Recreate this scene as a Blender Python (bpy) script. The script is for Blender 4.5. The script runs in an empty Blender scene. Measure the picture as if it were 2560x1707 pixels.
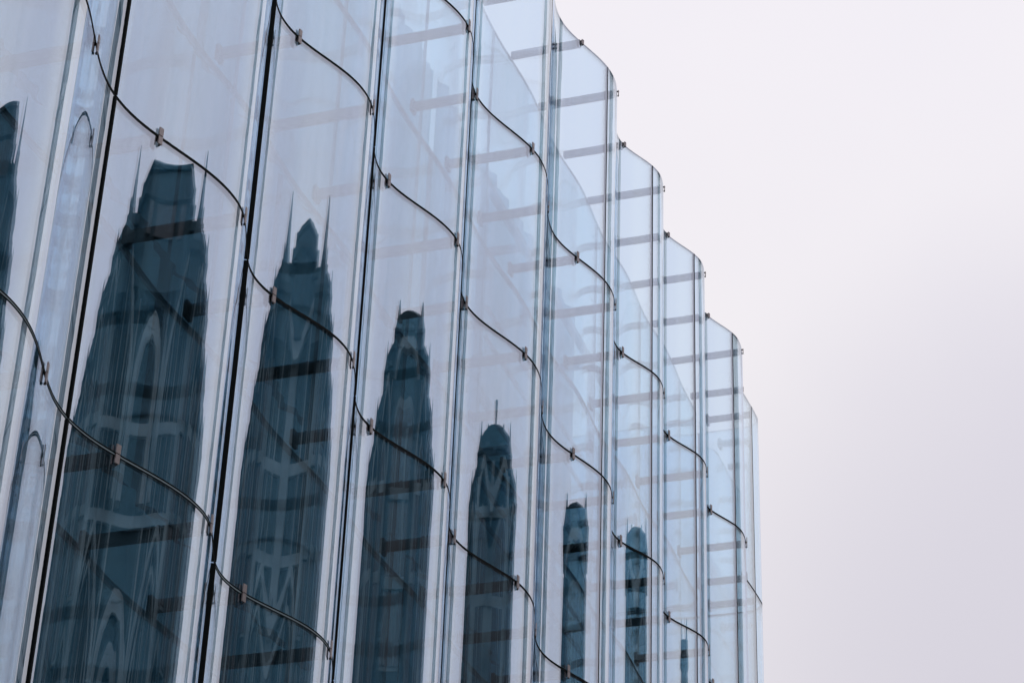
import bpy, bmesh, math, random
import numpy as np
from mathutils import Vector, Matrix
random.seed(7)
S = bpy.context.scene
R = math.radians

# ------------------------------------------------------------ camera
CAMZ = 1.6
PITCH, ROLL, LENS = 31.3176, 2.2207, 84.01
p, r = R(PITCH), R(ROLL)
fw = Vector((0, math.cos(p), math.sin(p)))
ri0 = Vector((1, 0, 0)); up0 = Vector((0, -math.sin(p), math.cos(p)))
rt = ri0*math.cos(r) + up0*math.sin(r)
up = -ri0*math.sin(r) + up0*math.cos(r)
cam = bpy.data.cameras.new('camera')
cam.lens = LENS; cam.sensor_width = 36; cam.clip_start = .1; cam.clip_end = 2000
co = bpy.data.objects.new('camera', cam)
S.collection.objects.link(co)
m = Matrix.Identity(4)
for i, c in enumerate((rt, up, -fw)):
    for j in range(3):
        m[j][i] = c[j]
m[2][3] = CAMZ
co.matrix_world = m
S.camera = co

# ------------------------------------------------------------ sky, sun, exposure
SUN_EL, SUN_AZ = R(48), R(120)
W = bpy.data.worlds.new('World'); S.world = W; W.use_nodes = True
nt = W.node_tree; nt.nodes.clear()
N = nt.nodes.new; Lk = nt.links.new
out = N('ShaderNodeOutputWorld'); bg = N('ShaderNodeBackground'); bg.inputs[1].default_value = .1
sky = N('ShaderNodeTexSky'); sky.sky_type = 'NISHITA'; sky.sun_disc = False
sky.sun_elevation = SUN_EL; sky.sun_rotation = SUN_AZ; sky.dust_density = 4
tc = N('ShaderNodeTexCoord')
nz = N('ShaderNodeTexNoise'); nz.inputs['Scale'].default_value = 1.7; nz.inputs['Detail'].default_value = 5
nz.inputs['Roughness'].default_value = .45
Lk(tc.outputs['Generated'], nz.inputs['Vector'])
cr = N('ShaderNodeValToRGB')
cr.color_ramp.elements[0].position = .3; cr.color_ramp.elements[0].color = (.765, .745, .86, 1)
cr.color_ramp.elements[1].position = .62; cr.color_ramp.elements[1].color = (.925, .89, .925, 1)
Lk(nz.outputs['Fac'], cr.inputs[0])
# overcast layer brightens gently with height
sx = N('ShaderNodeSeparateXYZ'); Lk(tc.outputs['Generated'], sx.inputs[0])
mr = N('ShaderNodeMapRange'); mr.inputs['From Min'].default_value = .0; mr.inputs['From Max'].default_value = .62
mr.inputs['To Min'].default_value = 7.6; mr.inputs['To Max'].default_value = 10.4
Lk(sx.outputs['Z'], mr.inputs['Value'])
vs = N('ShaderNodeVectorMath'); vs.operation = 'SCALE'
Lk(cr.outputs[0], vs.inputs[0]); Lk(mr.outputs[0], vs.inputs['Scale'])
# a slightly heavier cloud bank low on the right
q_ = (fw*5974.2 + rt*(2900-1280) - up*(1700-853.5)).normalized()
dp = N('ShaderNodeVectorMath'); dp.operation = 'DOT_PRODUCT'
nv = N('ShaderNodeVectorMath'); nv.operation = 'NORMALIZE'
Lk(tc.outputs['Generated'], nv.inputs[0]); Lk(nv.outputs[0], dp.inputs[0]); dp.inputs[1].default_value = tuple(q_)
ms = N('ShaderNodeMapRange'); ms.inputs['From Min'].default_value = .974; ms.inputs['From Max'].default_value = .9995
ms.inputs['To Min'].default_value = 0; ms.inputs['To Max'].default_value = 1; ms.interpolation_type = 'SMOOTHSTEP'
Lk(dp.outputs['Value'], ms.inputs['Value'])
cb = N('ShaderNodeMix'); cb.data_type = 'RGBA'; cb.blend_type = 'MULTIPLY'
cb.inputs[7].default_value = (.81, .81, .865, 1)
Lk(ms.outputs[0], cb.inputs[0]); Lk(vs.outputs[0], cb.inputs[6])
mx = N('ShaderNodeMix'); mx.data_type = 'RGBA'; mx.inputs[0].default_value = .96
Lk(sky.outputs[0], mx.inputs[6]); Lk(cb.outputs[2], mx.inputs[7])
Lk(mx.outputs[2], bg.inputs[0]); Lk(bg.outputs[0], out.inputs[0])

sl = bpy.data.lights.new('sun', 'SUN'); sl.energy = .9; sl.angle = R(20); sl.color = (1, .97, .93)
so = bpy.data.objects.new('sun', sl); S.collection.objects.link(so)
sd = Vector((math.sin(SUN_AZ)*math.cos(SUN_EL), math.cos(SUN_AZ)*math.cos(SUN_EL), math.sin(SUN_EL)))
so.rotation_euler = sd.to_track_quat('Z', 'Y').to_euler()
S.view_settings.view_transform = 'Standard'; S.view_settings.look = 'None'
S.view_settings.exposure = 0; S.view_settings.gamma = 1
cy = S.cycles
cy.max_bounces = 24; cy.transparent_max_bounces = 48; cy.glossy_bounces = 7
cy.diffuse_bounces = 2; cy.transmission_bounces = 4
cy.use_denoising = True; cy.caustics_reflective = False; cy.caustics_refractive = False
cy.sample_clamp_indirect = 4

# ------------------------------------------------------------ helpers
def mat(name, col=(.5, .5, .5), rough=.6, metal=0, vary=0, scale=6, bump=0, spec=.5):
    M = bpy.data.materials.new(name); M.use_nodes = True
    t = M.node_tree; b = t.nodes['Principled BSDF']
    b.inputs['Roughness'].default_value = rough; b.inputs['Metallic'].default_value = metal
    b.inputs['Specular IOR Level'].default_value = spec
    b.inputs['Base Color'].default_value = (*col, 1)
    if vary or bump:
        c = t.nodes.new('ShaderNodeTexCoord'); n = t.nodes.new('ShaderNodeTexNoise')
        n.inputs['Scale'].default_value = scale; n.inputs['Detail'].default_value = 6
        t.links.new(c.outputs['Object'], n.inputs['Vector'])
        if vary:
            q = t.nodes.new('ShaderNodeValToRGB')
            q.color_ramp.elements[0].position = .3; q.color_ramp.elements[1].position = .7
            q.color_ramp.elements[0].color = (*[x*(1-vary) for x in col], 1)
            q.color_ramp.elements[1].color = (*[min(1, x*(1+vary)) for x in col], 1)
            t.links.new(n.outputs['Fac'], q.inputs[0]); t.links.new(q.outputs[0], b.inputs['Base Color'])
        if bump:
            u = t.nodes.new('ShaderNodeBump'); u.inputs['Strength'].default_value = bump
            t.links.new(n.outputs['Fac'], u.inputs['Height']); t.links.new(u.outputs[0], b.inputs['Normal'])
    return M

def glass(name, r0, refl, tint, power=5.0, streak=.0, rough=0.0, blue=None):
    """coated architectural glass: a mirror coat over a clear tinted pane, both faces alike"""
    M = bpy.data.materials.new(name); M.use_nodes = True
    t = M.node_tree; t.nodes.clear(); N = t.nodes.new; K = t.links.new
    o = N('ShaderNodeOutputMaterial'); mixn = N('ShaderNodeMixShader')
    tr = N('ShaderNodeBsdfTransparent'); tr.inputs[0].default_value = (*tint, 1)
    gl = N('ShaderNodeBsdfGlossy'); gl.inputs['Color'].default_value = (*refl, 1); gl.inputs['Roughness'].default_value = rough
    lw = N('ShaderNodeLayerWeight'); lw.inputs['Blend'].default_value = .5
    pw = N('ShaderNodeMath'); pw.operation = 'POWER'; K(lw.outputs['Facing'], pw.inputs[0]); pw.inputs[1].default_value = power
    ma = N('ShaderNodeMath'); ma.operation = 'MULTIPLY_ADD'; K(pw.outputs[0], ma.inputs[0])
    ma.inputs[1].default_value = 1-r0; ma.inputs[2].default_value = r0
    cl = N('ShaderNodeMath'); cl.operation = 'MINIMUM'; K(ma.outputs[0], cl.inputs[0]); cl.inputs[1].default_value = .97
    K(cl.outputs[0], mixn.inputs[0]); K(tr.outputs[0], mixn.inputs[1]); K(gl.outputs[0], mixn.inputs[2])
    K(mixn.outputs[0], o.inputs[0])
    if streak > .0005:
        c0 = N('ShaderNodeTexCoord'); m0 = N('ShaderNodeMapping'); m0.inputs['Scale'].default_value = (1, 1, .06)
        n0 = N('ShaderNodeTexNoise'); n0.inputs['Scale'].default_value = 7; n0.inputs['Detail'].default_value = 5; n0.inputs['Roughness'].default_value = .7
        r0_ = N('ShaderNodeMapRange'); r0_.inputs['From Min'].default_value = .3; r0_.inputs['From Max'].default_value = .7
        r0_.inputs['To Min'].default_value = .92; r0_.inputs['To Max'].default_value = 1.06
        mm = N('ShaderNodeMath'); mm.operation = 'MULTIPLY'
        K(c0.outputs['Object'], m0.inputs[0]); K(m0.outputs[0], n0.inputs['Vector']); K(n0.outputs['Fac'], r0_.inputs['Value'])
        K(cl.outputs[0], mm.inputs[0]); K(r0_.outputs[0], mm.inputs[1]); K(mm.outputs[0], mixn.inputs[0])
    if streak:
        c = N('ShaderNodeTexCoord'); mp = N('ShaderNodeMapping'); mp.inputs['Scale'].default_value = (1, 1, .045)
        n = N('ShaderNodeTexNoise'); n.inputs['Scale'].default_value = 3.0; n.inputs['Detail'].default_value = 2
        n2 = N('ShaderNodeTexNoise'); n2.inputs['Scale'].default_value = .9; n2.inputs['Detail'].default_value = 1
        ad = N('ShaderNodeMath'); ad.operation = 'MULTIPLY_ADD'
        b = N('ShaderNodeBump'); b.inputs['Distance'].default_value = streak; b.inputs['Strength'].default_value = 1
        K(c.outputs['Object'], mp.inputs[0]); K(mp.outputs[0], n.inputs['Vector'])
        K(c.outputs['Object'], n2.inputs['Vector'])
        K(n2.outputs['Fac'], ad.inputs[0]); ad.inputs[1].default_value = 1.6; K(n.outputs['Fac'], ad.inputs[2])
        K(ad.outputs[0], b.inputs['Height']); K(b.outputs[0], gl.inputs['Normal'])
    return M

def link(name, bm, material, parent=None, smooth=False):
    me = bpy.data.meshes.new(name)
    bm.normal_update(); bm.to_mesh(me); bm.free()
    for mm in (material if isinstance(material, (list, tuple)) else [material]):
        me.materials.append(mm)
    if smooth:
        for f in me.polygons:
            f.use_smooth = True
    o = bpy.data.objects.new(name, me); S.collection.objects.link(o)
    if parent:
        o.parent = parent
    return o

def thing(name, label, cat, loc=(0, 0, 0), group=None):
    o = bpy.data.objects.new(name, None); S.collection.objects.link(o)
    o.location = loc; o['label'] = label; o['category'] = cat
    if group: o['group'] = group
    return o

def box(bm, c, ax, ay, az, hx, hy, hz, taper=1.0, mi=0):
    """box centred at c with unit axes ax,ay,az and half sizes"""
    c = Vector(c); ax = Vector(ax); ay = Vector(ay); az = Vector(az)
    v = []
    for k in (-1, 1):
        s = taper if k > 0 else 1
        for a, b in ((-1, -1), (1, -1), (1, 1), (-1, 1)):
            v.append(bm.verts.new(c + ax*hx*a*s + ay*hy*b*s + az*hz*k))
    for q in ((3, 2, 1, 0), (4, 5, 6, 7), (0, 1, 5, 4), (1, 2, 6, 5), (2, 3, 7, 6), (3, 0, 4, 7)):
        f = bm.faces.new([v[i] for i in q]); f.material_index = mi
    return v

X, Y, Z = Vector((1, 0, 0)), Vector((0, 1, 0)), Vector((0, 0, 1))

# ------------------------------------------------------------ the wave of the facade
Lm = 2.9395
D2 = Vector((0.33440506, 0.94242944, 0)); N2 = Vector((0.94242944, -0.33440506, 0))
O2 = Vector((-3.59282089, 18.83250346, 0))
crest = [-4.1, -3.0, -1.95, -.86, .40, 1.42, 2.50, 3.62, 4.85, 5.87, 6.88, 7.87]
trough = [-3.5, -2.5, -1.45, -.22, .89, 1.94, 3.02, 4.25, 5.42, 6.42, 7.40, 8.57]
ph = []
for a, b in zip(crest, trough): ph += [a, b]
def wv(t, amp=.2, mid=.175):
    i = max(0, min(len(ph)-2, int(np.searchsorted(ph, t))-1))
    x = i + (t-ph[i])/(ph[i+1]-ph[i])
    c_ = math.cos(math.pi*min(x, len(ph)-1))
    if t < -.22 and c_ > -1: c_ = -1 + (c_+1)*1.13
    return mid + amp*c_
END = 8.93                                    # where the screen turns the corner
def plan(t, off=0.0):
    """point and outward normal of the outer screen; past END it rounds the corner"""
    def pt(t):
        if t <= END:
            n = wv(t) if t <= 8.57 else -.025 + .035*math.sin((t-8.57)/.36*math.pi/2)
            return O2 + D2*(t*Lm) + N2*n
        s = (t-END)*Lm; rad = .34; a = min(s/rad, math.pi/2)
        q = O2 + D2*(END*Lm + rad*math.sin(a)) + N2*(.01 - rad*(1-math.cos(a)))
        if s > rad*math.pi/2:
            q -= N2*(s-rad*math.pi/2)
        return q
    e = 1e-3
    a, b = pt(t-e), pt(t+e); tg = (b-a).normalized()
    nn = Vector((tg.y, -tg.x, 0))
    return pt(t) + nn*off, nn, tg
INN = -1.13
IEND = 8.72
def iplan(t, off=0.0):
    def pt(t):
        if t <= IEND:
            k = min(1, max(0, (8.57-t)/.5))
            return O2 + D2*(t*Lm) + N2*(INN + wv(t, .035, 0)*k - .035*(1-k))
        s = (t-IEND)*Lm; rad = .4; a = min(s/rad, math.pi/2)
        q = O2 + D2*(IEND*Lm + rad*math.sin(a)) + N2*(INN-.035 - rad*(1-math.cos(a)))
        if s > rad*math.pi/2: q -= N2*(s-rad*math.pi/2)
        return q
    e = 1e-3
    a, b = pt(t-e), pt(t+e); tg = (b-a).normalized(); nn = Vector((tg.y, -tg.x, 0))
    return pt(t) + nn*off, nn, tg

ZR = {'Z': 6.60135-3.5+CAMZ, 'A': 6.60135+CAMZ, 'B': 10.10136+CAMZ, 'C': 13.60136+CAMZ, 'D': 17.10136+CAMZ, 'E': 20.60136+CAMZ, 'F': 24.8798+CAMZ}
ROWS = [('A', 'B'), ('B', 'C'), ('C', 'D'), ('D', 'E'), ('E', 'F')]

def ribbon(fn, t0, t1, z0, z1, o0, o1, n, mats=False):
    """closed curved slab between offsets o0 (inner) and o1 (outer); face sides smooth, rims flat"""
    bm = bmesh.new()
    T = np.linspace(t0, t1, n+1)
    P = {}
    for key, off in (('i', o0), ('o', o1)):
        for zk, z in (('0', z0), ('1', z1)):
            P[key+zk] = [fn(t, off)[0] + Z*z for t in T]
    def grid(a, b, mi, smooth, flip=False):
        va = [bm.verts.new(q) for q in a]; vb = [bm.verts.new(q) for q in b]
        for i in range(len(a)-1):
            q = [va[i], va[i+1], vb[i+1], vb[i]]
            if flip: q.reverse()
            f = bm.faces.new(q); f.material_index = mi; f.smooth = smooth
    grid(P['o0'], P['o1'], 0, True)
    grid(P['i0'], P['i1'], 0, True, True)
    e = 1 if mats else 0
    grid(P['o1'], P['i1'], e, False)
    grid(P['i0'], P['o0'], e, False)
    for k, fl in ((0, False), (-1, True)):
        q = [P['i0'][k], P['o0'][k], P['o1'][k], P['i1'][k]]
        if fl: q.reverse()
        f = bm.faces.new([bm.verts.new(v) for v in q]); f.material_index = e
    return bm

def proj(P):
    d = P - Vector((0, 0, CAMZ)); z = d.dot(fw)
    if z < .1: return None
    return 1280 + 5974.2*d.dot(rt)/z, 853.5 - 5974.2*d.dot(up)/z
def seen(P, mg=260):
    q = proj(P)
    return q and -mg < q[0] < 2560+mg and -mg < q[1] < 1707+mg

# ------------------------------------------------------------ materials
GL = glass('coated_glass', .40, (.87, .925, 1.0), (.865, .955, .985), 5.0, streak=.0008)
GI = glass('insulated_glass', .07, (.72, .9, 1.0), (.76, .87, .92), 5.0, streak=.0002)
EDGE = mat('glass_edge', (.10, .17, .2), .25)
SEAL = mat('black_seal', (.004, .006, .007), .8, spec=.1)
CHAN = mat('joint_channel_grey', (.20, .27, .31), .4)
SEALG = mat('grey_seal', (.03, .05, .065), .5)
STEEL = mat('dark_steel', (.004, .010, .014), .55, .0, .25, 9)
SILV = mat('brushed_metal', (.27, .235, .24), .4, .4, .12, 40)
CLBK = mat('clamp_black', (.008, .010, .012), .5)
STONE = mat('sooty_stone', (.012, .036, .048), .9, 0, .8, .35, .35)
STONE2 = mat('dark_stone', (.005, .026, .038), .9, 0, .4, 2.0, .3)
STLT = mat('worn_stone', (.17, .23, .25), .9, 0, .5, .5, .3)
SLATE = mat('slate', (.02, .035, .045), .7, 0, .3, 3)
DGLS = mat('dark_window', (.008, .018, .026), .15)
PALE = mat('pale_limestone', (.50, .56, .60), .85, 0, .2, 1.2, .2)
PALE2 = mat('grey_limestone', (.34, .41, .45), .85, 0, .2, 1.4, .2)
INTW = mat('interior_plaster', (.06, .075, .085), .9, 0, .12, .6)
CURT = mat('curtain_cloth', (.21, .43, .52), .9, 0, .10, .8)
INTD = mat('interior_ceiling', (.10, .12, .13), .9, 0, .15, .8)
CONC = mat('concrete', (.22, .24, .25), .85, 0, .2, 2, .2)
WSTEEL = mat('grey_painted_steel', (.05, .07, .09), .5, 0, .15, 5)
ASPH = mat('asphalt', (.05, .05, .052), .9, 0, .3, 4, .3)
PAVE = mat('paving', (.24, .235, .225), .85, 0, .25, 1.5, .2)

# ------------------------------------------------------------ ground, road, pavements
def struct(name, bm, mt):
    o = link(name, bm, mt); o['kind'] = 'structure'; return o
bm = bmesh.new(); box(bm, (0, 0, -.25), X, Y, Z, 900, 900, .25); struct('ground', bm, PAVE)
bm = bmesh.new(); box(bm, O2 + N2*9 + Z*.004, D2, N2, Z, 220, 4.6, .004); struct('road', bm, ASPH)
for s in (-1, 1):
    bm = bmesh.new(); box(bm, O2 + N2*(9+s*6.3) + Z*.065, D2, N2, Z, 220, 1.7, .065); struct('pavement', bm, PAVE)

# ------------------------------------------------------------ outer glass screen
screen = thing('glass_screen', 'wavy outer screen of clear glass panels with black seams and metal clamps, the nearest wall', 'glass facade', (O2.x, O2.y, 0))
def par(o, P):
    o.parent = P
    o.matrix_parent_inverse = Matrix.Translation(P.location).inverted()
    return o
GAP = .006
def clamp_bm(fn, t, z, top=False):
    """two silver plates outside, black body inside, joined through the joint"""
    q, nn, tg = fn(t)
    bm = bmesh.new()
    q = q + Z*z
    if not top:
        box(bm, q + nn*.036 + Z*.050, tg, nn, Z, .027, .007, .045)
        box(bm, q + nn*.036 - Z*.050, tg, nn, Z, .027, .007, .045)
        box(bm, q + nn*.028, tg, nn, Z, .010, .003, .016, mi=1)
        box(bm, q - nn*.045, tg, nn, Z, .034, .024, .105, mi=1)
        box(bm, q + nn*.002, tg, nn, Z, .012, .026, .009, mi=1)
        box(bm, q + nn*.030 - Z*.104, tg, nn, Z, .007, .010, .010, mi=1)
        box(bm, q - nn*.050 - Z*.118, tg, nn, Z, .014, .014, .016, mi=1)
    else:
        box(bm, q + nn*.036 - Z*.020, tg, nn, Z, .027, .007, .045)
        box(bm, q - nn*.040 - Z*.025, tg, nn, Z, .034, .022, .070, mi=1)
        box(bm, q + nn*.010 + Z*.016, tg, nn, Z, .014, .036, .007, mi=1)
        box(bm, q + nn*.030 - Z*.075, tg, nn, Z, .007, .010, .012, mi=1)
    return bm
JF = .76
arms = []
for ri_, (a, b) in enumerate(ROWS):
    z0, z1 = ZR[a], ZR[b]
    for k in range(-4, 9):
        t0, t1 = k - 1 + JF, k + JF
        mid = plan((t0+t1)/2)[0]
        vis = any(seen(plan(tt)[0] + Z*zz) for tt in (t0, t1) for zz in (z0, (z0+z1)/2, z1))
        near = any(seen(plan(tt)[0] + Z*zz, 1100) for tt in (t0, t1) for zz in (z0, z1))
        if not near: continue
        g = .0145; g0 = .0205 if a in 'AB' else .0145; g = .0205 if b in 'AB' else .0145
        pn = par(link('glass_panel', ribbon(plan, t0+.0022, t1-.0022, z0+g0, z1-g, -.015, .015, 56, True), [GL, EDGE]), screen)
        if not vis and k > -3: pass
        # horizontal seal on the top edge
        if b != 'F':
            if b in 'AB':
                link('horizontal_seal', ribbon(plan, t0+.003, t1-.003, z1+.007, z1+.020, -.022, .0185, 40), SEAL, pn)
                link('horizontal_seal', ribbon(plan, t0+.003, t1-.003, z1-.020, z1-.009, -.022, .0185, 40), SEAL, pn)
                link('joint_channel', ribbon(plan, t0+.003, t1-.003, z1-.0088, z1+.0068, -.020, .0150, 40), CHAN, pn)
            else:
                link('horizontal_seal', ribbon(plan, t0+.003, t1-.003, z1-.0155, z1+.0155, -.022, .0185, 40), SEAL, pn)
        # vertical seal at the far joint
        q, nn, tg = plan(t1)
        bm = bmesh.new(); box(bm, q + Z*((z0+z1)/2), tg, nn, Z, .0145 if k < 3 else .011, .030 if k < 3 else .0175, (z1-z0)/2-.014)
        link('vertical_seal', bm, SEAL, pn)
        for fr in (0.005, .503):
            if k+fr > 8.6: continue
            if not seen(plan(k+fr)[0] + Z*z1, 420): continue
            link('clamp', clamp_bm(plan, k+fr, z1, b == 'F'), [SILV, CLBK], pn)
            arms.append((k+fr, z1, b))
# the corner return of the screen
for ri_, (a, b) in enumerate(ROWS):
    z0, z1 = ZR[a], ZR[b]
    for t0, t1 in ((8.76, 9.45), (9.45, 10.45), (10.45, 11.45)):
        if not seen(plan(t0)[0] + Z*(z0+z1)/2, 900): continue
        pn = par(link('glass_panel', ribbon(plan, t0+.0022, t1-.0022, z0+.006, z1-.006, -.015, .015, 40, True), [GL, EDGE]), screen)
        if b != 'F':
            link('horizontal_seal', ribbon(plan, t0+.003, t1-.003, z1-.0155, z1+.0155, -.022, .0185, 30), SEAL, pn)
        q, nn, tg = plan(t1); bm = bmesh.new(); box(bm, q + Z*((z0+z1)/2), tg, nn, Z, .0155, .0185, (z1-z0)/2-.014)
        link('vertical_seal', bm, SEAL, pn)
# support arms between screen and inner wall
for t, z, b in arms:
    q, nn, tg = plan(t)
    n1 = (q-O2).dot(N2) - .068; n0 = -.93
    c = O2 + D2*((q-O2).dot(D2)) + N2*((n0+n1)/2) + Z*(z-.03)
    bm = bmesh.new()
    box(bm, c, N2, D2, Z, (n1-n0)/2, .042, .058)
    e = O2 + D2*((q-O2).dot(D2)) + N2*(-.955) + Z*(z-.03)
    if b != 'F': box(bm, e, N2, D2, Z, .024, .075, .10)
    else: box(bm, e, N2, D2, Z, .13, .042, .058)
    box(bm, c + N2*(n1-n0)*.12 + Z*.066, N2, D2, Z, .018, .018, .0079)
    box(bm, c + N2*(n1-n0)*.12 + Z*.082, N2, D2, Z, .011, .011, .0079)
    par(link('support_arm', bm, STEEL), screen)
# corner arm
for b in 'CDEF':
    bm = bmesh.new(); c = O2 + D2*(8.86*Lm) + N2*(-.55) + Z*(ZR[b]-.03)
    box(bm, c, N2, D2, Z, .50, .042, .058); box(bm, c - N2*.45, N2, D2, Z, .03, .09, .1)
    par(link('support_arm', bm, STEEL), screen)

# ------------------------------------------------------------ inner building
bld = thing('glass_building', 'building with a straight inner glass wall seen faintly behind the wavy screen', 'building', (O2.x - 6*N2.x, O2.y - 6*N2.y, 0))
for ri_, (a, b) in enumerate(ROWS):
    z0, z1 = ZR[a], ZR[b]
    for k in range(-3, 11):
        t0, t1 = k-.24+.5, k+.76+.5
        if t0 > 10.4: continue
        if not any(seen(iplan(tt)[0] + Z*zz, 800) for tt in (t0, t1) for zz in (z0, z1)): continue
        pn = par(link('inner_glass_pane', ribbon(iplan, t0+.0017, t1-.0017, z0+.02, z1-.02, -.02, .02, 24, True), [GI, EDGE]), bld)
        if b != 'F':
            link('transom_seal', ribbon(iplan, t0+.002, t1-.002, z1-.027, z1-.0205, -.024, .026, 16), SEALG, pn)
            link('transom_seal', ribbon(iplan, t0+.002, t1-.002, z1+.0205, z1+.027, -.024, .026, 16), SEALG, pn)
        q, nn, tg = iplan(t1); bm = bmesh.new(); box(bm, q + Z*((z0+z1)/2), tg, nn, Z, .004, .023, (z1-z0)/2-.05)
        link('joint_seal', bm, SEALG, pn)
def bbox_part(name, t0, t1, n0, n1, z0, z1, mt):
    bm = bmesh.new()
    c = O2 + D2*((t0+t1)/2*Lm) + N2*((n0+n1)/2) + Z*((z0+z1)/2)
    box(bm, c, D2, N2, Z, abs(t1-t0)/2*Lm, abs(n1-n0)/2, abs(z1-z0)/2)
    return par(link(name, bm, mt), bld)
bbox_part('stone_base', -8, 9.3, -14, .5, .13, ZR['A']-.3, CONC)
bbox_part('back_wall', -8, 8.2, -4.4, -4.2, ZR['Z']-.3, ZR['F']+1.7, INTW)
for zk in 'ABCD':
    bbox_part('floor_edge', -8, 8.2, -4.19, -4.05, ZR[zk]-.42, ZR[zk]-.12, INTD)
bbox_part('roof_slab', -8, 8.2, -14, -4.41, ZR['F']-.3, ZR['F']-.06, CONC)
# pleated pale curtains hanging storey by storey behind the inner glass
for a, b in ROWS:
    for k in range(-2, 8):
        t0, t1 = k+.26, k+1.26
        if t1 > 8.2: t1 = 8.2
        z0, z1 = ZR[a]-.05, ZR[b]-.16 + (1.9 if b == 'F' else 0)
        if not any(seen(iplan(tt)[0] - N2*2.3 + Z*zz, 500) for tt in (t0, t1) for zz in (z0, z1)): continue
        rnd = random.Random(k*7+ord(a)); bm = bmesh.new(); n = 90
        f1, f2, p1, p2 = rnd.uniform(8, 12), rnd.uniform(19, 27), rnd.uniform(0, 6), rnd.uniform(0, 6)
        va, vb = [], []
        for i in range(n+1):
            u = i/n; t = t0+.03+(t1-t0-.06)*u
            off = -3.35 + .05*math.sin(u*f1*2+p1) + .03*math.sin(u*f2*2+p2) + .04*math.sin(u*5+p2)
            q = O2 + D2*(t*Lm) + N2*off
            va.append(bm.verts.new(q + Z*z0)); vb.append(bm.verts.new(q + Z*z1))
        for i in range(n):
            bm.faces.new([va[i], va[i+1], vb[i+1], vb[i]]).smooth = True
        par(link('curtain', bm, CURT), bld)
# steel frame at the far end
for tt in (5.55, 7.8):
    for n in (-2.6, -5.0):
        bbox_part('steel_column', tt-.022, tt+.022, n-.065, n+.065, ZR['D']-.04, ZR['F']-.28, WSTEEL)
for zz in (ZR['F']-.2, ZR['E']-.2):
    for n in (-2.6, -5.0):
        bbox_part('steel_beam', 5.5, 8.4, n-.06, n+.06, zz-.07, zz+.07, WSTEEL)
    for tt in (5.55, 6.3, 7.05, 7.8):
        bbox_part('steel_beam', tt-.02, tt+.02, -4.93, -2.67, zz-.065, zz+.065, WSTEEL)
for zz in (ZR['E']+1.5, ZR['E']+.9, ZR['D']+1.6, ZR['D']+1.0):
    bbox_part('guard_rail', 5.6, 8.3, -2.56, -2.50, zz-.03, zz+.03, WSTEEL)

# ------------------------------------------------------------ church reflected in the glass
AX = R(80)
e2 = Vector((math.sin(AX), math.cos(AX), 0)); l2 = Vector((math.cos(AX), -math.sin(AX), 0))
T0 = Vector((-1, 25, 0)) + e2*26
def TP(lat, dep, z): return T0 + l2*lat + e2*dep + Z*z
church = thing('church_tower', 'dark gothic church tower with pinnacles and arches, mirrored in the left and centre bays', 'church', tuple(TP(8, 5, 0)))
def cpart(name, bm, mt, parent=None):
    o = link(name, bm, mt)
    if parent is None: return par(o, church)
    o.parent = parent; o.matrix_parent_inverse = Matrix.Translation(church.location).inverted(); return o
def cbox(bm, l0, l1, d0, d1, z0, z1, mi=0):
    box(bm, TP((l0+l1)/2, (d0+d1)/2, (z0+z1)/2), l2, e2, Z, abs(l1-l0)/2, abs(d1-d0)/2, abs(z1-z0)/2, mi=mi)
def prism(bm, lat, dep, z0, z1, r0, r1, n=8, rot=None, mi=0):
    rot = math.pi/n if rot is None else rot
    A = [TP(lat + r0*math.cos(rot+2*math.pi*i/n), dep + r0*math.sin(rot+2*math.pi*i/n), z0) for i in range(n)]
    a = [bm.verts.new(v) for v in A]
    if r1 > .001:
        Bv = [bm.verts.new(TP(lat + r1*math.cos(rot+2*math.pi*i/n), dep + r1*math.sin(rot+2*math.pi*i/n), z1)) for i in range(n)]
        for i in range(n):
            f = bm.faces.new([a[i], Bv[i], Bv[(i+1) % n], a[(i+1) % n]]); f.material_index = mi
        f = bm.faces.new(Bv[::-1]); f.material_index = mi
    else:
        t = bm.verts.new(TP(lat, dep, z1))
        for i in range(n):
            f = bm.faces.new([a[i], t, a[(i+1) % n]]); f.material_index = mi
    f = bm.faces.new(a); f.material_index = mi
def pinnacle(lat, dep, z0, zt, r):
    """stout shaft, gabled collar and a flared spirelet"""
    bm = bmesh.new(); h = zt-z0
    prism(bm, lat, dep, z0, z0+h*.25, r, r*.97, 4)
    prism(bm, lat, dep, z0+h*.25+.003, z0+h*.30, r*1.1, r*1.1, 4)
    prism(bm, lat, dep, z0+h*.30+.003, z0+h*.62, r*.97, r*.42, 4)
    prism(bm, lat, dep, z0+h*.62+.003, zt, r*.42, .12, 4)
    cpart('pinnacle', bm, STONE)
def lancet(bm, lc, w, z0, z1, d, depth=.35, mi=1):
    """pointed arch solid of dark glass standing in a lighter moulded frame"""
    def arch(w, z0, z1, n=7):
        pts = [(-w/2, z0), (w/2, z0)]
        hs = z1 - w*.9
        for i in range(n+1):
            a = math.pi/3*i/n; pts.append((-w/2 + w*math.cos(a), hs + w*math.sin(a)))
        for i in range(n-1, -1, -1):
            a = math.pi/3*i/n; pts.append((w/2 - w*math.cos(a), hs + w*math.sin(a)))
        return pts
    for ww, zz0, zz1, dd, m_ in ((w*1.35, z0-.1, z1+.35, d-.12, 2), (w, z0, z1, d-.15, mi)):
        P_ = arch(ww, zz0, zz1)
        f_ = [bm.verts.new(TP(lc+x, dd, z)) for x, z in P_]; bk = [bm.verts.new(TP(lc+x, d+.05, z)) for x, z in P_]
        q = bm.faces.new(f_); q.material_index = m_
        for i in range(len(P_)):
            q = bm.faces.new([f_[i], bk[i], bk[(i+1) % len(P_)], f_[(i+1) % len(P_)]]); q.material_index = m_
CL = 11.0
z_ = lambda v: v + CAMZ
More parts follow.
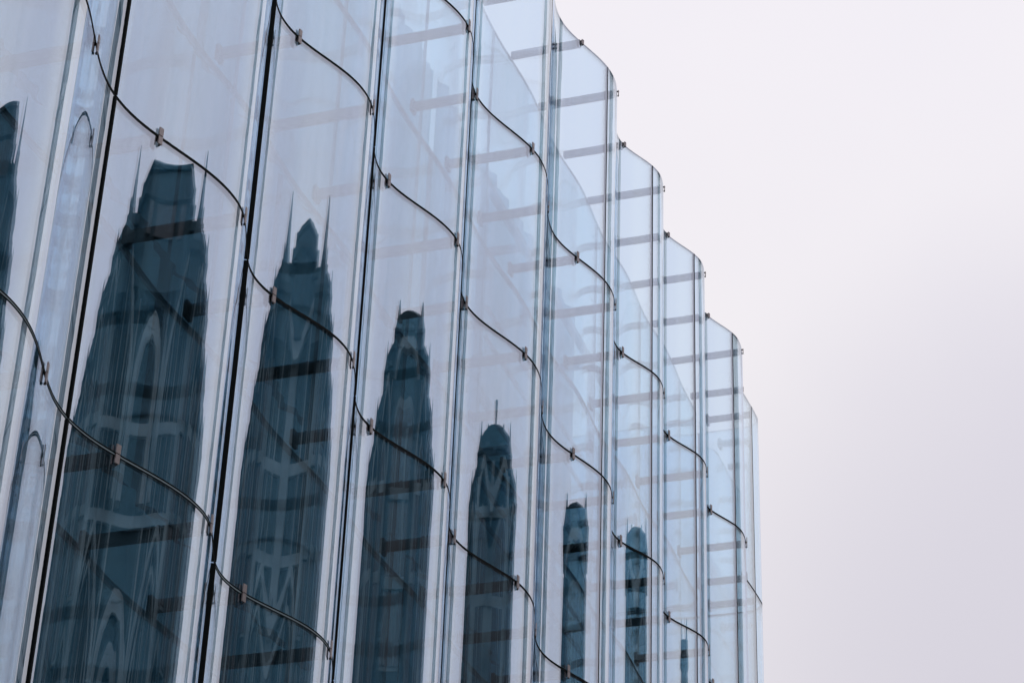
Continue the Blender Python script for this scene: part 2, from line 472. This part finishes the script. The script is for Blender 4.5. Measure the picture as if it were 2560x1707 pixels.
# lantern stage: eight-sided, broad front with chamfered corners
def octo(bm, hw, z0, z1, d0=.3, dd=9.0, ch=1.1):
    P_ = [(-hw, d0+ch), (-hw+ch, d0), (hw-ch, d0), (hw, d0+ch), (hw, dd-ch), (hw-ch, dd), (-hw+ch, dd), (-hw, dd-ch)]
    a = [bm.verts.new(TP(CL+x, y, z_(z0))) for x, y in P_]; b = [bm.verts.new(TP(CL+x, y, z_(z1))) for x, y in P_]
    for i in range(8): bm.faces.new([a[i], a[(i+1) % 8], b[(i+1) % 8], b[i]])
    bm.faces.new(a[::-1]); bm.faces.new(b)
bm = bmesh.new()
octo(bm, 4.9, 30.5, 33.0); octo(bm, 5.15, 33.003, 33.25, .1, 9.2); octo(bm, 4.8, 33.253, 33.7)
octo(bm, 4.3, 33.703, 34.1, .5, 8.8); octo(bm, 4.5, 34.103, 34.25, .4, 8.9); octo(bm, 3.2, 34.253, 34.5, .9, 8)
cpart('lantern', bm, STONE)
bm = bmesh.new()
for x in (-3.9, -2.9, -1.9, -.95, 0, .95, 1.9, 2.9, 3.9):
    cbox(bm, CL+x-.28, CL+x+.28, .2+max(0, abs(x)-3.3)*.9, .33+max(0, abs(x)-3.3)*.9, z_(31.9), z_(32.9))
cpart('lantern_window', bm, DGLS)
for x in (-4.6, 4.6):
    pinnacle(CL+x, 1.2, z_(32.9), z_(34.0), .4)
for s in (-1, 1):
    for dp in (.6,):
        pinnacle(CL+s*6.6, dp, z_(29.6), z_(34.7), 1.9)
# stepped body: (half width, top)
steps = [(7.9, 32.5, 1.0), (10.9, 32.5, .7), (13.9, 31.2, .4), (16.9, 29.6, 0), (19.9, 28.3, -.4)]
prev = 0
for i, (hw, zt, d) in enumerate(steps):
    bm = bmesh.new()
    if i == 0:
        cbox(bm, CL-hw, CL+hw, d, 9+i*.5, .02, z_(zt))
        cbox(bm, CL-hw-.15, CL+hw+.15, d-.15, 9.1, z_(zt)+.003, z_(zt)+.3)
        for q in range(13):
            l = CL-hw+.4+q*(2*hw-.8)/12
            cbox(bm, l-.16, l+.16, d-.1, d+.2, z_(zt)+.303, z_(zt)+.85)
        cpart('tower_shaft', bm, STONE)
    else:
        ph_ = steps[i-1][0]
        for s in (-1, 1):
            l0, l1 = CL+s*ph_+s*.003, CL+s*hw
            # sloping shoulder
            A_ = [(l0, .02), (l1, .02), (l1, z_(zt)-.45), (l0, z_(zt)+.05)]
            f_ = [bm.verts.new(TP(x, d, z)) for x, z in A_]; bk = [bm.verts.new(TP(x, 9+i*.3, z)) for x, z in A_]
            bm.faces.new(f_); bm.faces.new(bk[::-1])
            for j in range(4): bm.faces.new([f_[j], f_[(j+1) % 4], bk[(j+1) % 4], bk[j]])
        cpart('side_wall', bm, STONE if i % 2 else STONE2)
        for s in (-1, 1):
            pinnacle(CL+s*(hw-.4), d+.3, z_(zt)-1.6, z_(zt)+.22, 1.15)
            pinnacle(CL+s*(hw-1.9), d+.35, z_(zt)-1.2, z_(zt)+.12, .8)
# buttresses: vertical ribs
for i, (hw, zt, d) in enumerate(steps):
    for s in (-1, 1):
        bm = bmesh.new(); l = CL+s*(hw-.4)
        cbox(bm, l-.5, l+.5, d-1.0, d-.003, .02, z_(zt)-5.5)
        cbox(bm, l-.42, l+.42, d-.7, d-.003, z_(zt)-5.497, z_(zt)-2.6)
        cbox(bm, l-.34, l+.34, d-.4, d-.003, z_(zt)-2.597, z_(zt)-1.65)
        cpart('buttress', bm, STLT if i in (0, 3) else STONE)
# windows
def win(lc, w, z0, z1, d):
    bm = bmesh.new(); lancet(bm, lc, w, z0, z1, d)
    n = max(2, int(w/.6))
    for j in range(1, n):
        x = lc - w/2 + w*j/n
        cbox(bm, x-.05, x+.05, d-.22, d-.153, z0+.02, z1-w*.45-abs(x-lc)*.6, 2)
    cpart('lancet_window', bm, [STONE2, DGLS, STLT])
for lc in (-6.2, -3.1, 0, 3.1, 6.2): win(CL+lc, 1.8, z_(25.3), z_(30.6), 1.2)
for lc in (-4.9, 0, 4.9): win(CL+lc, 3.2, z_(14.8), z_(23.9), 1.2)
for s in (-1, 1):
    for (lc, w, a_, b_, d) in ((9.4, 1.6, 22.5, 29.6, .8), (12.4, 1.7, 21, 28.3, .4), (15.4, 1.7, 19.5, 27, 0), (18.4, 1.7, 18.5, 25.6, -.4)):
        win(CL+s*lc, w, z_(a_), z_(b_), d); win(CL+s*lc, w, z_(a_-11), z_(b_-9), d)
# colonnettes: slim pale shafts against the dark stone
for i, (hw, zt, d) in enumerate(steps):
    w0 = steps[i-1][0] if i else 0
    for s in (-1, 1):
        bm = bmesh.new()
        x = w0 + .35
        while x < hw-1.0:
            if abs(x-(w0+hw)/2) > 1.05 or i == 0:
                cbox(bm, CL+s*(x-.10), CL+s*(x+.10), d-.24, d-.003, z_(9.7), z_(zt)-1.2, 0)
            x += 1.15
        cpart('colonnette', bm, STLT)
def big_arch(lc, w, z0, z1, d, t=.32):
    bm = bmesh.new(); R_ = w; n = 12; hs = z1 - w*.866
    for sgn in (-1, 1):
        pts = [(sgn*w/2, z0)] + [(-sgn*w/2 + sgn*R_*math.cos(math.pi/3*i/n), hs + R_*math.sin(math.pi/3*i/n)) for i in range(n+1)]
        for (xa, za), (xb, zb) in zip(pts[:-1], pts[1:]):
            a = TP(lc+xa, d-.2, za); b = TP(lc+xb, d-.2, zb); u = (b-a); L_ = u.length
            if L_ < .02: continue
            u.normalize(); v = e2.cross(u)
            box(bm, (a+b)/2, u, e2, v, L_/2+.02, .19, t/2)
    cpart('arch_rib', bm, STLT)
for s in (-1, 1):
    for i, (hw, zt, d) in enumerate(steps):
        if i == 0: continue
        c_ = (steps[i-1][0]+hw)/2
        big_arch(CL+s*c_, 2.8, z_(zt)-9, z_(zt)-1.3, d-.12)
        big_arch(CL+s*c_, 2.8, z_(zt)-20, z_(zt)-11, d-.12)
for lc in (-5.3, 0, 5.3):
    big_arch(CL+lc, 4.6, z_(24.9), z_(31.6), .85); big_arch(CL+lc, 4.9, z_(14.8), z_(24.2), .85); big_arch(CL+lc, 4.0, z_(14.8), z_(23.2), .86, .18)
# string courses
for zz in (27.0, 24.6, 19.2, 14.4, 9.5):
    bm = bmesh.new()
    ls = [(-s_[0], -s_[2]) for s_ in steps]
    pw = 0
    for i, (hw, zt, d) in enumerate(steps):
        if zz > zt-2: continue
        if i == 0: cbox(bm, CL-hw, CL+hw, d-.16, d-.004, z_(zz)-.16, z_(zz)+.16)
        else:
            for s in (-1, 1): cbox(bm, CL+s*(steps[i-1][0]+.01), CL+s*hw, d-.16, d-.004, z_(zz)-.16, z_(zz)+.16)
    cpart('string_course', bm, STLT)

# slender spire standing behind
sp = thing('church_spire', 'slender pointed spire mirrored alone low in the far right bay', 'spire', (42.7, 41.7, 0))
bm = bmesh.new()
def spr(bm, z0, z1, r0, r1, n=8):
    c = Vector((42.7, 41.7, 0)); a = [bm.verts.new(c + Vector((r0*math.cos(2*math.pi*i/n), r0*math.sin(2*math.pi*i/n), z0))) for i in range(n)]
    b = [bm.verts.new(c + Vector((r1*math.cos(2*math.pi*i/n), r1*math.sin(2*math.pi*i/n), z1))) for i in range(n)]
    for i in range(n): bm.faces.new([a[i], a[(i+1) % n], b[(i+1) % n], b[i]])
    bm.faces.new(a[::-1]); bm.faces.new(b)
spr(bm, 25, 35.4, 3.4, .2); spr(bm, 35.403, 35.75, .55, .55); spr(bm, 35.753, 36.3, .3, .35); spr(bm, 36.303, 37.2, .15, .04)
par(link('spire_roof', bm, SLATE), sp)
bm = bmesh.new(); spr(bm, .02, 24.7, 3.3, 3.3); spr(bm, 24.703, 24.99, 3.6, 3.6); par(link('drum', bm, STONE), sp)

# pale stone building down the street, mirrored in the hollow of the wave
def stone_block(name, label, c, ax, hw, hd, h, mt, mt2, bays, fls):
    b_ = thing(name, label, 'building', (c[0], c[1], 0))
    c = Vector((c[0], c[1], 0)); ux = Vector((math.cos(ax), math.sin(ax), 0)); uy = Vector((-math.sin(ax), math.cos(ax), 0))
    bm = bmesh.new(); box(bm, c + Z*(h/2+.02), ux, uy, Z, hw, hd, h/2)
    par(link('wall', bm, mt), b_)
    bm = bmesh.new(); box(bm, c + Z*(h+.3), ux, uy, Z, hw+.35, hd+.35, .26); par(link('cornice', bm, mt2), b_)
    bm = bmesh.new(); box(bm, c + Z*(h+2.3), ux, uy, Z, hw, hd, 1.73, taper=.72); par(link('roof', bm, mt2), b_)
    fh = (h-4)/fls
    for f in range(fls):
        bm = bmesh.new()
        for s in (1, -1):
            box(bm, c + ux*s*(hw+.08) + Z*(4+f*fh-.1), uy, ux, Z, hd+.1, .07, .14)
            box(bm, c + uy*s*(hd+.08) + Z*(4+f*fh-.1), ux, uy, Z, hw+.01, .07, .14)
        par(link('string_course', bm, mt2), b_)
        for i in range(bays):
            for side, (hn, hl, un, ul) in enumerate(((hw, hd, -ux, uy), (hd, hw, -uy, ux))):
                o = (i+.5)/bays*2-1
                q = c + un*(hn+.03) + ul*(o*hl) + Z*(4+(f+.52)*fh)
                bm = bmesh.new(); wd = hl/bays*.45
                box(bm, q + un*.05, ul, un, Z, wd*1.35, .05, fh*.36)
                wo = par(link('window', bm, mt2), b_)
                bm = bmesh.new(); box(bm, q + un*.125, ul, un, Z, wd, .02, fh*.31)
                g = link('window_pane', bm, DGLS); g.parent = wo
                g.matrix_parent_inverse = Matrix.Translation(b_.location).inverted()
    return b_
stone_block('stone_tower', 'slim pale limestone tower with small windows, mirrored in the narrow strip at far left', (19.3, 51.0), R(-20), 2.1, 2.1, 46, PALE, PALE2, 2, 12)
